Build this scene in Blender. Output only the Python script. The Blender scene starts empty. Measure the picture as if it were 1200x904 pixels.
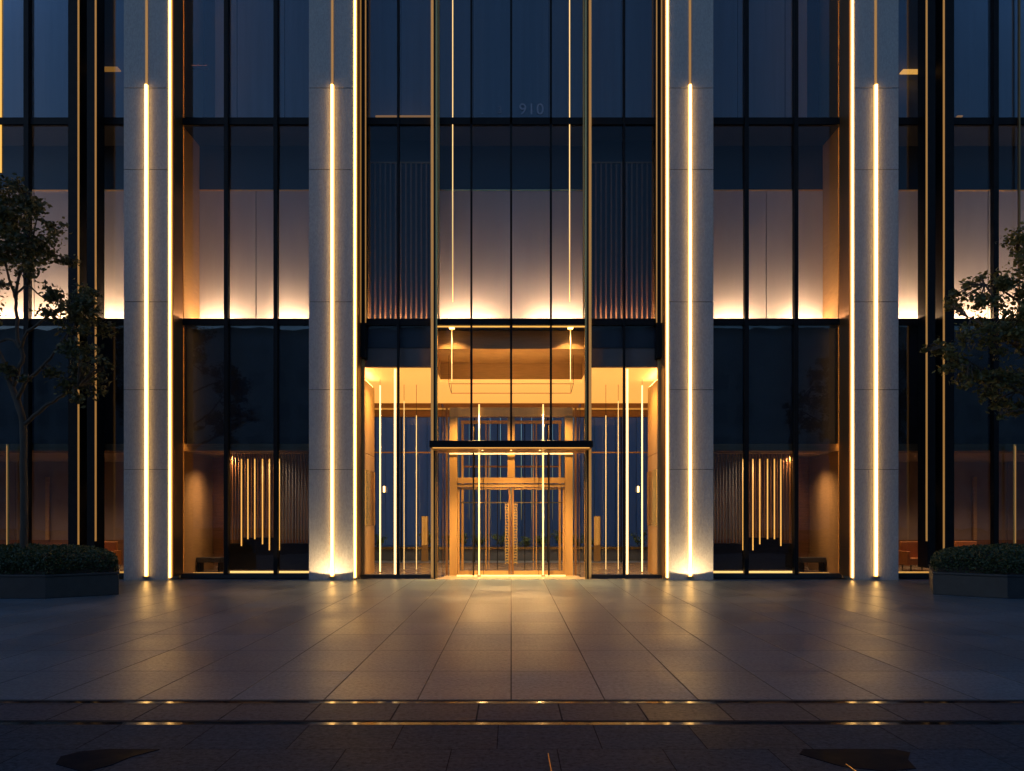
import bpy, math, random
from mathutils import Vector, Matrix, noise
random.seed(7)
S = bpy.context.scene
COL = S.collection
R = math.radians
CAMZ = 1.63
F = 1000.0          # focal length in pixels of the 1200 px wide photograph

def ux(u, Y): return u * Y / F                      # metres right of the axis
def zz(py, Y): return CAMZ + (606 - py) * Y / F     # height in metres

# ------------------------------------------------------------------ materials
MATS = {}
def nodes_of(m):
    m.use_nodes = True
    nt = m.node_tree
    return nt, nt.nodes, nt.links

def mat(name, col, rough=0.5, metal=0.0, var=0.0, vscale=3.0, bump=0.0, bscale=40.0, stretch=(1, 1, 1), spec=0.5, rvar=0.0):
    if name in MATS: return MATS[name]
    m = bpy.data.materials.new(name)
    nt, N, L = nodes_of(m)
    b = N['Principled BSDF']
    b.inputs['Base Color'].default_value = (*col, 1)
    b.inputs['Roughness'].default_value = rough
    b.inputs['Metallic'].default_value = metal
    b.inputs['Specular IOR Level'].default_value = spec
    tc = N.new('ShaderNodeTexCoord')
    mp = N.new('ShaderNodeMapping'); mp.inputs['Scale'].default_value = stretch
    L.new(tc.outputs['Object'], mp.inputs['Vector'])
    if var > 0:
        t = N.new('ShaderNodeTexNoise'); t.inputs['Scale'].default_value = vscale
        t.inputs['Detail'].default_value = 8; t.inputs['Roughness'].default_value = 0.65
        L.new(mp.outputs[0], t.inputs['Vector'])
        rp = N.new('ShaderNodeValToRGB')
        rp.color_ramp.elements[0].position = 0.3; rp.color_ramp.elements[1].position = 0.7
        rp.color_ramp.elements[0].color = (*[c * (1 - var) for c in col], 1)
        rp.color_ramp.elements[1].color = (*[min(1, c * (1 + var)) for c in col], 1)
        L.new(t.outputs['Fac'], rp.inputs['Fac']); L.new(rp.outputs['Color'], b.inputs['Base Color'])
        if rvar > 0:
            mr = N.new('ShaderNodeMapRange')
            mr.inputs['To Min'].default_value = max(0.02, rough - rvar); mr.inputs['To Max'].default_value = rough + rvar
            mr.inputs['From Min'].default_value = 0.3; mr.inputs['From Max'].default_value = 0.7
            L.new(t.outputs['Fac'], mr.inputs['Value']); L.new(mr.outputs[0], b.inputs['Roughness'])
    if bump > 0:
        t2 = N.new('ShaderNodeTexNoise'); t2.inputs['Scale'].default_value = bscale; t2.inputs['Detail'].default_value = 4
        L.new(mp.outputs[0], t2.inputs['Vector'])
        bp = N.new('ShaderNodeBump'); bp.inputs['Strength'].default_value = bump; bp.inputs['Distance'].default_value = 0.01
        L.new(t2.outputs['Fac'], bp.inputs['Height']); L.new(bp.outputs[0], b.inputs['Normal'])
    MATS[name] = m
    return m

def emis(name, col, strength, base=(0.6, 0.5, 0.35)):
    if name in MATS: return MATS[name]
    m = bpy.data.materials.new(name)
    nt, N, L = nodes_of(m)
    b = N['Principled BSDF']
    b.inputs['Base Color'].default_value = (*base, 1)
    b.inputs['Emission Color'].default_value = (*col, 1)
    b.inputs['Emission Strength'].default_value = strength
    MATS[name] = m
    return m

def glass(name, tint, ior=1.6, rough=0.0, add=0.0):
    m = bpy.data.materials.new(name)
    nt, N, L = nodes_of(m)
    N.remove(N['Principled BSDF'])
    out = N['Material Output']
    tr = N.new('ShaderNodeBsdfTransparent'); tr.inputs['Color'].default_value = (*tint, 1)
    gl = N.new('ShaderNodeBsdfGlossy'); gl.inputs['Roughness'].default_value = rough
    gl.inputs['Color'].default_value = (0.9, 0.95, 1, 1)
    fr = N.new('ShaderNodeFresnel'); fr.inputs['IOR'].default_value = ior
    ad = N.new('ShaderNodeMath'); ad.operation = 'ADD'; ad.inputs[1].default_value = add; ad.use_clamp = True
    L.new(fr.outputs[0], ad.inputs[0])
    mx = N.new('ShaderNodeMixShader')
    tc = N.new('ShaderNodeTexCoord'); tn = N.new('ShaderNodeTexNoise'); tn.inputs['Scale'].default_value = 0.7; tn.inputs['Detail'].default_value = 2
    L.new(tc.outputs['Object'], tn.inputs['Vector'])
    bp = N.new('ShaderNodeBump'); bp.inputs['Strength'].default_value = 0.06; bp.inputs['Distance'].default_value = 0.06
    L.new(tn.outputs['Fac'], bp.inputs['Height']); L.new(bp.outputs[0], gl.inputs['Normal'])
    L.new(ad.outputs[0], mx.inputs['Fac']); L.new(tr.outputs[0], mx.inputs[1]); L.new(gl.outputs[0], mx.inputs[2])
    L.new(mx.outputs[0], out.inputs['Surface'])
    MATS[name] = m
    return m

WARM = (1.0, 0.56, 0.16)
AMBER = (1.0, 0.47, 0.09)
stone = mat('pale_granite', (0.36, 0.355, 0.35), 0.7, 0, 0.20, 38, 0.8, 60, (1, 1, 0.45))
stone_dark = mat('dark_stone', (0.05, 0.05, 0.055), 0.9)  # even dark tone for column core, roof and rear walls
bronze = mat('bronze_cladding', (0.30, 0.155, 0.06), 0.38, 0.75, 0.12, 6, 0.05, 30, (1, 1, 0.1))
bronze_bright = mat('polished_bronze', (0.64, 0.39, 0.14), 0.34, 0.45, 0.10, 8, 0.05, 40, (1, 1, 0.15))
brass = mat('brass', (0.75, 0.52, 0.2), 0.25, 1.0, 0.1, 10, 0.03, 50)
wood = mat('walnut_panel', (0.21, 0.095, 0.035), 0.42, 0, 0.3, 4, 0.15, 20, (0.6, 0.6, 9))
wood_light = mat('oak_panel', (0.46, 0.28, 0.12), 0.45, 0, 0.18, 4, 0.1, 20, (0.6, 0.6, 9))
black = mat('black_metal', (0.008, 0.008, 0.009), 0.5, 0.0, 0.3, 5, 0.04, 30, spec=0.15)
navy = mat('navy_spandrel', (0.032, 0.040, 0.056), 0.5, 0, 0.1, 2)
navy_dark = mat('dark_spandrel', (0.010, 0.014, 0.022), 0.5, 0, 0.1, 2)
fabric = mat('pale_wall_fabric', (0.53, 0.52, 0.55), 0.85, 0, 0.05, 3, 0.15, 120, (1, 1, 0.2))
blind = mat('blue_grey_blind', (0.26, 0.28, 0.32), 0.8, 0, 0.12, 1.5, 0.15, 60, (3, 3, 0.1))
ribm = mat('dark_rib', (0.34, 0.19, 0.12), 0.5, 0.2, 0.15, 5)
plaster = mat('warm_plaster', (0.72, 0.62, 0.48), 0.8, 0, 0.04, 2)
plaster_dim = mat('taupe_plaster', (0.28, 0.21, 0.18), 0.8, 0, 0.08, 2)
lobbyfloor = mat('lobby_stone', (0.38, 0.31, 0.23), 0.22, 0, 0.15, 2, 0.03, 20)
blueback = mat('blue_grey_wall', (0.30, 0.36, 0.50), 0.7, 0, 0.12, 1.2, 0.1, 30, (4, 4, 0.2))
planterm = mat('black_granite_box', (0.022, 0.023, 0.025), 0.45, 0, 0.3, 6, 0.15, 80)
soil = mat('soil', (0.03, 0.022, 0.015), 0.95, 0, 0.3, 20, 0.5, 60)
bark = mat('bark', (0.055, 0.042, 0.03), 0.85, 0, 0.35, 10, 0.7, 40, (1, 1, 0.25))
orange_uph = mat('orange_leather', (0.45, 0.18, 0.06), 0.5, 0, 0.1, 6, 0.1, 60)
dark_uph = mat('dark_leather', (0.03, 0.03, 0.035), 0.5, 0, 0.1, 6, 0.1, 60)
led_core = emis('led_core', (1.0, 0.55, 0.15), 7.5)
led_rod_core = emis('led_rod_core', (1.0, 0.60, 0.22), 3.2)
rim_glow = emis('rim_glow', (1.0, 0.42, 0.07), 0.95)  # amber glow on the strip lips, painted as emission
led_soft = emis('led_soft', WARM, 2.2)
led_thin = emis('led_thin', (1.0, 0.60, 0.20), 1.5)
led_gold = emis('led_gold', AMBER, 1.1)
led_rod = emis('led_rod', (1.0, 0.44, 0.075), 1.7)
faint_gold_glow = emis('faint_gold_glow', (1.0, 0.44, 0.08), 0.30, (0.5, 0.35, 0.15))  # weak emission painted on brass trim, also used for dim lights
cove = emis('cove_light', (1.0, 0.56, 0.27), 215.0)
cove_soft = emis('cove_light_soft', (1.0, 0.55, 0.2), 22.0)
cove_rib = emis('rib_uplight', (1.0, 0.55, 0.25), 75.0)
glow_ceiling = emis('painted_glow_ceiling', (1.0, 0.44, 0.08), 1.1, (0.7, 0.6, 0.45))  # cove glow on the ceiling painted as its own even emission
lobby_up = emis('lobby_uplight', (1.0, 0.50, 0.13), 45.0)
gl_out = glass('facade_glass', (0.82, 0.85, 0.88), 1.52, 0.0, 0.0)
gl_mid = glass('coated_glass', (0.84, 0.86, 0.88), 1.30, 0.0, 0.0)
gl_clear = glass('clear_glass', (0.95, 0.96, 0.97), 1.2)

def leaf_mat(name, a, b_):
    m = bpy.data.materials.new(name)
    nt, N, L = nodes_of(m)
    b = N['Principled BSDF']; b.inputs['Roughness'].default_value = 0.5
    g = N.new('ShaderNodeNewGeometry')
    rp = N.new('ShaderNodeValToRGB')
    rp.color_ramp.elements[0].color = (*a, 1); rp.color_ramp.elements[1].color = (*b_, 1)
    L.new(g.outputs['Random Per Island'], rp.inputs['Fac'])
    L.new(rp.outputs['Color'], b.inputs['Base Color'])
    tl = N.new('ShaderNodeBsdfTranslucent'); L.new(rp.outputs['Color'], tl.inputs['Color'])
    mx = N.new('ShaderNodeMixShader'); mx.inputs['Fac'].default_value = 0.25
    L.new(b.outputs[0], mx.inputs[1]); L.new(tl.outputs[0], mx.inputs[2])
    L.new(mx.outputs[0], N['Material Output'].inputs['Surface'])
    return m
leaf = leaf_mat('tree_leaf', (0.04, 0.055, 0.016), (0.17, 0.155, 0.045))
hedge_leaf = leaf_mat('hedge_leaf', (0.022, 0.042, 0.016), (0.06, 0.085, 0.03))

def paving(name, tile, offs, base, joint, rough, origin=(0, 0), rows_off=0.0, jw=0.006, spread=0.18, spec=0.5):
    """Procedural stone slabs in object coordinates: joints, slab to slab tone, grain, polish wear."""
    m = bpy.data.materials.new(name)
    nt, N, L = nodes_of(m)
    b = N['Principled BSDF']; b.inputs['Specular IOR Level'].default_value = spec
    tc = N.new('ShaderNodeTexCoord')
    sx = N.new('ShaderNodeSeparateXYZ'); L.new(tc.outputs['Object'], sx.inputs[0])
    def math_(op, a, v=None, clamp=False):
        n = N.new('ShaderNodeMath'); n.operation = op; n.use_clamp = clamp
        for i, q in enumerate((a, v)):
            if q is None: continue
            if isinstance(q, (int, float)): n.inputs[i].default_value = q
            else: L.new(q, n.inputs[i])
        return n.outputs[0]
    yy = math_('DIVIDE', math_('SUBTRACT', sx.outputs['Y'], origin[1]), tile[1])
    row = math_('FLOOR', yy)
    odd = math_('MODULO', math_('ABSOLUTE', row), 2.0)
    xx = math_('ADD', math_('DIVIDE', math_('SUBTRACT', sx.outputs['X'], origin[0]), tile[0]), math_('MULTIPLY', odd, rows_off))
    colu = math_('FLOOR', xx)
    fx, fy = math_('FRACT', xx), math_('FRACT', yy)
    dx = math_('MULTIPLY', math_('MINIMUM', fx, math_('SUBTRACT', 1.0, fx)), tile[0])
    dy = math_('MULTIPLY', math_('MINIMUM', fy, math_('SUBTRACT', 1.0, fy)), tile[1])
    d = math_('MINIMUM', dx, dy)
    jm = N.new('ShaderNodeMapRange'); jm.inputs['From Min'].default_value = jw * 0.6; jm.inputs['From Max'].default_value = jw * 1.4
    L.new(d, jm.inputs['Value'])
    cv = N.new('ShaderNodeCombineXYZ'); L.new(colu, cv.inputs[0]); L.new(row, cv.inputs[1])
    wn = N.new('ShaderNodeTexWhiteNoise'); wn.noise_dimensions = '2D'; L.new(cv.outputs[0], wn.inputs['Vector'])
    n1 = N.new('ShaderNodeTexNoise'); n1.inputs['Scale'].default_value = 0.55; n1.inputs['Detail'].default_value = 7
    n2 = N.new('ShaderNodeTexNoise'); n2.inputs['Scale'].default_value = 24; n2.inputs['Detail'].default_value = 5; n2.inputs['Roughness'].default_value = 0.8
    n3 = N.new('ShaderNodeTexNoise'); n3.inputs['Scale'].default_value = 7; n3.inputs['Detail'].default_value = 6
    for n in (n1, n2): L.new(tc.outputs['Object'], n.inputs['Vector'])
    mp = N.new('ShaderNodeMapping'); mp.inputs['Scale'].default_value = (0.28, 1.6, 1); L.new(tc.outputs['Object'], mp.inputs['Vector'])
    L.new(mp.outputs[0], n3.inputs['Vector'])
    # tone factor
    tone = math_('ADD', math_('MULTIPLY', math_('SUBTRACT', wn.outputs['Value'], 0.5), spread),
                 math_('ADD', math_('MULTIPLY', math_('SUBTRACT', n1.outputs['Fac'], 0.5), 0.7),
                       math_('ADD', math_('MULTIPLY', math_('SUBTRACT', n2.outputs['Fac'], 0.5), 3.0),
                             math_('MULTIPLY', math_('SUBTRACT', n3.outputs['Fac'], 0.5), 0.9))))
    tone = math_('ADD', tone, 1.0)
    vm = N.new('ShaderNodeVectorMath'); vm.operation = 'SCALE'; vm.inputs[0].default_value = base
    L.new(tone, vm.inputs['Scale'])
    mx = N.new('ShaderNodeMix'); mx.data_type = 'RGBA'
    mx.inputs['A'].default_value = (*joint, 1); L.new(jm.outputs[0], mx.inputs['Factor']); L.new(vm.outputs[0], mx.inputs['B'])
    L.new(mx.outputs['Result'], b.inputs['Base Color'])
    rg = math_('ADD', rough, math_('ADD', math_('MULTIPLY', math_('SUBTRACT', n1.outputs['Fac'], 0.5), 0.35),
               math_('ADD', math_('MULTIPLY', math_('SUBTRACT', wn.outputs['Value'], 0.5), 0.09),
                     math_('MULTIPLY', math_('SUBTRACT', 1.0, jm.outputs[0]), 0.4))))
    rg = math_('MAXIMUM', rg, 0.30)
    L.new(rg, b.inputs['Roughness'])
    gs = N.new('ShaderNodeMapRange'); gs.inputs['From Min'].default_value = 0.38; gs.inputs['From Max'].default_value = 0.62
    gs.inputs['To Min'].default_value = spec * 0.35; gs.inputs['To Max'].default_value = spec * 1.7
    L.new(n2.outputs['Fac'], gs.inputs['Value']); L.new(gs.outputs[0], b.inputs['Specular IOR Level'])
    h = math_('ADD', math_('MULTIPLY', jm.outputs[0], 1.0), math_('ADD', math_('MULTIPLY', n2.outputs['Fac'], 0.8), math_('MULTIPLY', n3.outputs['Fac'], 0.3)))
    bp = N.new('ShaderNodeBump'); bp.inputs['Strength'].default_value = 0.6; bp.inputs['Distance'].default_value = 0.007
    L.new(h, bp.inputs['Height']); L.new(bp.outputs[0], b.inputs['Normal'])
    return m

# ------------------------------------------------------------------ mesh helper
class MB:
    def __init__(s): s.v, s.f = [], []
    def box(s, x0, x1, y0, y1, z0, z1):
        if x0 > x1: x0, x1 = x1, x0
        if y0 > y1: y0, y1 = y1, y0
        n = len(s.v)
        s.v += [(x, y, z) for z in (z0, z1) for y in (y0, y1) for x in (x0, x1)]
        s.f += [tuple(n + i for i in q) for q in ((0, 2, 3, 1), (4, 5, 7, 6), (0, 1, 5, 4), (2, 6, 7, 3), (0, 4, 6, 2), (1, 3, 7, 5))]
        return s
    def prism(s, pts, z0, z1):
        n, k = len(s.v), len(pts)
        s.v += [(x, y, z0) for x, y in pts] + [(x, y, z1) for x, y in pts]
        s.f += [tuple(n + i for i in reversed(range(k))), tuple(n + k + i for i in range(k))]
        s.f += [(n + i, n + (i + 1) % k, n + k + (i + 1) % k, n + k + i) for i in range(k)]
        return s
    def cyl(s, x, y, z0, z1, r, k=12):
        return s.prism([(x + r * math.cos(2 * math.pi * i / k), y + r * math.sin(2 * math.pi * i / k)) for i in range(k)], z0, z1)
    def tube(s, pts, rad, k=8):
        """swept tube through points with radii"""
        pts = [Vector(p) for p in pts]
        n = len(s.v); up = Vector((0.13, 0.21, 0.97))
        for i, p in enumerate(pts):
            t = (pts[min(i + 1, len(pts) - 1)] - pts[max(i - 1, 0)]).normalized()
            a = t.cross(up)
            if a.length < 1e-3: a = t.cross(Vector((1, 0, 0)))
            a.normalize(); b_ = t.cross(a)
            for j in range(k):
                th = 2 * math.pi * j / k
                s.v.append(tuple(p + (a * math.cos(th) + b_ * math.sin(th)) * rad[i]))
        for i in range(len(pts) - 1):
            for j in range(k):
                s.f.append((n + i * k + j, n + i * k + (j + 1) % k, n + (i + 1) * k + (j + 1) % k, n + (i + 1) * k + j))
        s.f.append(tuple(n + j for j in reversed(range(k))))
        e = n + (len(pts) - 1) * k
        s.f.append(tuple(e + j for j in range(k)))
        return s
    def quad(s, a, b, c, d):
        n = len(s.v); s.v += [a, b, c, d]; s.f.append((n, n + 1, n + 2, n + 3)); return s
    def build(s, name, m, parent=None, bevel=0.0, smooth=False):
        me = bpy.data.meshes.new(name)
        me.from_pydata([tuple(v) for v in s.v], [], s.f); me.update()
        me.materials.append(m)
        if smooth:
            for p in me.polygons: p.use_smooth = True
        o = bpy.data.objects.new(name, me); COL.objects.link(o)
        if parent is not None:
            o.parent = parent
            o.matrix_parent_inverse = Matrix.Identity(4)
            off = world_of(parent)
            if off.length > 0:
                me.transform(Matrix.Translation(-off))
        if bevel:
            bv = o.modifiers.new('bevel', 'BEVEL'); bv.width = bevel; bv.segments = 2; bv.limit_method = 'ANGLE'
        return o

def world_of(o):
    v = Vector((0, 0, 0))
    while o is not None:
        v += Vector(o.location); o = o.parent
    return v

def tag(o, label=None, cat=None, group=None, kind=None):
    if label: o['label'] = label
    if cat: o['category'] = cat
    if group: o['group'] = group
    if kind: o['kind'] = kind
    return o
def empty(name, loc, label, cat, group=None):
    o = bpy.data.objects.new(name, None); COL.objects.link(o); o.location = loc
    return tag(o, label, cat, group)
def box(name, m, parent, x0, x1, y0, y1, z0, z1, bevel=0.0):
    return MB().box(x0, x1, y0, y1, z0, z1).build(name, m, parent, bevel)

# ------------------------------------------------------------------ camera
cam = bpy.data.cameras.new('camera'); camo = bpy.data.objects.new('camera', cam); COL.objects.link(camo)
camo.location = (0, 0, CAMZ); camo.rotation_euler = (R(90), 0, 0)
cam.sensor_fit = 'HORIZONTAL'; cam.sensor_width = 36; cam.lens = 36 * F / 1200
cam.shift_x = 1.0 / 1200; cam.shift_y = 154 / 1200
cam.clip_end = 3000; cam.clip_start = 0.1
S.camera = camo

# ------------------------------------------------------------------ sky and light (dusk, afterglow behind and left of the camera)
W = bpy.data.worlds.new('World'); S.world = W; W.use_nodes = True
wn, wl = W.node_tree.nodes, W.node_tree.links
SUN_EL, SUN_AZ = 3.0, 225.0        # azimuth measured clockwise from +Y (the facade side)
sk = wn.new('ShaderNodeTexSky'); sk.sky_type = 'NISHITA'; sk.sun_disc = False
sk.sun_elevation = R(SUN_EL); sk.sun_rotation = R(SUN_AZ)
sk.air_density = 1.0; sk.dust_density = 0.3; sk.ozone_density = 2.0
tint = wn.new('ShaderNodeMix'); tint.data_type = 'RGBA'; tint.blend_type = 'MULTIPLY'
tint.inputs['Factor'].default_value = 1.0; tint.inputs['B'].default_value = (0.47, 0.62, 0.90, 1)
wl.new(sk.outputs[0], tint.inputs['A']); wl.new(tint.outputs['Result'], wn['Background'].inputs['Color'])
wn['Background'].inputs['Strength'].default_value = 0.35
sd = bpy.data.lights.new('dusk_sun', 'SUN'); so = bpy.data.objects.new('dusk_sun', sd); COL.objects.link(so)
sd.energy = 0.12; sd.angle = R(25); sd.color = (0.55, 0.7, 1.0)
az = R(SUN_AZ)
dirv = Vector((math.sin(az) * math.cos(R(38)), math.cos(az) * math.cos(R(38)), math.sin(R(38))))
so.rotation_euler = dirv.to_track_quat('Z', 'Y').to_euler(); so.location = dirv * 60

# ------------------------------------------------------------------ ground
def sheet(name, m, x0, x1, y0, y1, z, th=0.25):
    o = box(name, m, None, x0, x1, y0, y1, z - th, z); o['kind'] = 'structure'; return o
sheet('ground', mat('asphalt', (0.035, 0.036, 0.04), 0.8, 0, 0.2, 2), -600, 600, -600, 600, -0.20, 0.5)
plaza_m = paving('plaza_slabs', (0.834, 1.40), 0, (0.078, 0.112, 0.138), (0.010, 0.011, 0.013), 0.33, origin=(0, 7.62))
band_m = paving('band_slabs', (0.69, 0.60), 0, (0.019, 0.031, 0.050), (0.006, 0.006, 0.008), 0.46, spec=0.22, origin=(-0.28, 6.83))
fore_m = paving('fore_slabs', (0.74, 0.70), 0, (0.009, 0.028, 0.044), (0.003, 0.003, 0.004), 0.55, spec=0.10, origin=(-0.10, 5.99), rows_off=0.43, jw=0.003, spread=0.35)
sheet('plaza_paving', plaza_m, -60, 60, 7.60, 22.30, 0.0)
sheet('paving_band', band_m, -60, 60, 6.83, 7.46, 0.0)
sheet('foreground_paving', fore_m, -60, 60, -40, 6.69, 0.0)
steel = mat('polished_steel_inlay', (0.03, 0.03, 0.035), 0.10, 0.7, 0.6, 5, 0.04, 12, (1, 0.3, 1), 0.5, 0.09)
seal = mat('drain_edge', (0.015, 0.015, 0.016), 0.5, 0.4)
for y0, y1, lab in ((7.46, 7.60, 'long polished steel drain strip at the near edge of the pale plaza slabs'),
                    (6.69, 6.83, 'long dark drain strip nearest the camera, in front of the dark slabs')):
    e = empty('drain_channel', (0, (y0 + y1) / 2, 0), lab, 'drain', 'drain strips across the plaza')
    box('cover_strip', steel, e, -40, 40, y0 + 0.018, y1 - 0.018, -0.16, -0.006)
    box('edge_rail', seal, e, -40, 40, y0 + 0.002, y0 + 0.014, -0.16, -0.002)
    box('edge_rail', seal, e, -40, 40, y1 - 0.014, y1 - 0.002, -0.16, -0.002)

# wet foreground patches, dark reflection painted as near-black matte colour
pol = mat('painted_dark_reflection', (0.005, 0.008, 0.012), 0.5, 0, 0.4, 3, 0.03, 20, spec=0.01, rvar=0.12)
def inlay(pts, lab):
    o = MB().prism(pts, 0.0, 0.004).build('wet_reflection_patch', pol)
    tag(o, lab, 'wet patch', 'wet patches with painted dark reflections'); return o
def blob(cx, cy, a, b_, sd):
    rn = random.Random(sd); ph = [rn.uniform(0, 6.28) for _ in range(3)]
    out = []
    for i in range(36):
        t = 2 * math.pi * i / 36
        r = 1 + .18 * math.sin(2 * t + ph[0]) + .16 * abs(math.sin(1.5 * t + ph[2])) + .12 * math.sin(5 * t + ph[1]) + .07 * math.sin(9 * t + ph[2])
        out.append((cx + a * r * math.cos(t), cy + b_ * r * math.sin(t)))
    return out
inlay([(-3.0, 5.62), (-2.72, 5.44), (-2.62, 5.60), (-2.58, 5.78), (-2.46, 5.97), (-2.80, 5.985), (-2.98, 5.93), (-3.06, 5.80)], 'wet patch with painted dark reflection along a slab joint, bottom left corner')
inlay([(2.06, 5.72), (2.16, 5.56), (2.40, 5.46), (2.62, 5.52), (2.66, 5.72), (2.76, 5.90), (2.68, 5.98), (2.30, 5.985), (2.04, 5.97), (1.98, 5.86)], 'wet patch with painted dark reflection along a slab joint, bottom right')
for x0, y0, x1, y1, lab in ((0.255, 5.2, 0.25, 5.86, 'thin painted gold glint line in the dark paving just right of the centre'),
        (2.2, 5.2, 2.2, 5.62, 'thin painted gold glint line over the dark patch at bottom right')):
    o = MB().prism([(x0, y0), (x0 + .007, y0), (x1 + .007, y1), (x1, y1)], 0.0, 0.006).build('glint_strip', brass)  # gold reflection glints painted as thin brass strips
    tag(o, lab, 'glint strip', 'painted gold glints in the foreground')

# ------------------------------------------------------------------ the building
B = empty('office_building', (0, 22.75, 0), 'tall modern office building with stone columns, lit golden strips and dark glass bays', 'building')
TOP = 21.0
GY = 22.75            # glass plane
def P(name, m, x0, x1, y0, y1, z0, z1, parent=None, bevel=0.0):
    return box(name, m, parent or B, x0, x1, y0, y1, z0, z1, bevel)

def strip(parent, cx, w, z0, z1, y_back, proud, core=led_core, lip=0.026):
    """LED profile: lips with painted amber glow and a proud lit diffuser, standing on the plane y_back"""
    P('channel', rim_glow, cx - w / 2 - lip, cx + w / 2 + lip, y_back - 0.016, y_back + 0.004, z0, z1, parent)
    return P('light_strip', core, cx - w / 2, cx + w / 2, y_back - proud, y_back - 0.017, z0 + 0.01, z1 - 0.01, parent)

# stone columns
joints = [zz(y, 22) for y in (550, 456.5, 353.5, 198.5, 103)] + [15.3, 18.2]
def column(s, u0, u1, ustrip, uside, lit_top):
    x0, x1 = sorted((s * ux(u0, 22), s * ux(u1, 22)))
    mb = MB(); z = 0.0
    for zt in joints + [TOP]:
        mb.box(x0, x1, 22.0, 22.9, z, zt - 0.014); z = zt
    c = mb.build('stone_column', stone, B, 0.006)
    P('column_core', stone_dark, x0 + 0.02, x1 - 0.02, 22.02, 22.88, 0.01, TOP - 0.02, c)
    cx = s * ux(ustrip, 22)
    zt = zz(100, 22)
    strip(c, cx, 0.054, 0.10, zt, 22.0, 0.075)
    P('brass_channel', faint_gold_glow, cx - 0.028, cx + 0.028, 21.975, 22.004, zt + 0.002, TOP - 0.2, c)  # unlit channel, its dim gold tone painted as emission
    P('end_cap', brass, cx - 0.075, cx + 0.075, 21.90, 22.004, 0.075, 0.098, c)
    # bronze reveal on the side facing the entrance with its own strip
    xs = s * ux(uside, 22)
    xi = x0 if s > 0 else x1
    P('side_cladding', bronze, xi - s * 0.012, xi - s * 0.105, 22.07, 22.74, 0.09, TOP, c)
    P('light_strip', led_core, xi - s * 0.024, xi - s * 0.060, 21.985, 22.066, 0.06, TOP - 0.02, c)
    P('channel', rim_glow, xi - s * 0.003, xi - s * 0.020, 22.01, 22.066, 0.06, TOP - 0.02, c)
    P('channel', rim_glow, xi - s * 0.062, xi - s * 0.082, 22.01, 22.066, 0.06, TOP - 0.02, c)
    return c
for s in (-1, 1):
    column(s, 402, 454, 427, 400, True)
    column(s, 185, 237, 209.5, 183, True)

BAND_Z0, BAND_Z1 = zz(381.5, GY), zz(374, GY)       # first floor line
TR_Z0, TR_Z1 = zz(147, GY), zz(139, GY)             # second floor line
SIDE0, SIDE1 = 5.22, 8.77                            # side bay between columns (|x|)
CB = 4.0                                             # half width of centre bay
OUT0, OUT1 = 10.0, 18.0                              # outer bay

def glass_pane(name, m, xa, xb, z0, z1, y=GY, parent=None):
    return P(name, m, min(xa, xb), max(xa, xb), y, y + 0.016, z0, z1, parent)

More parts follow.
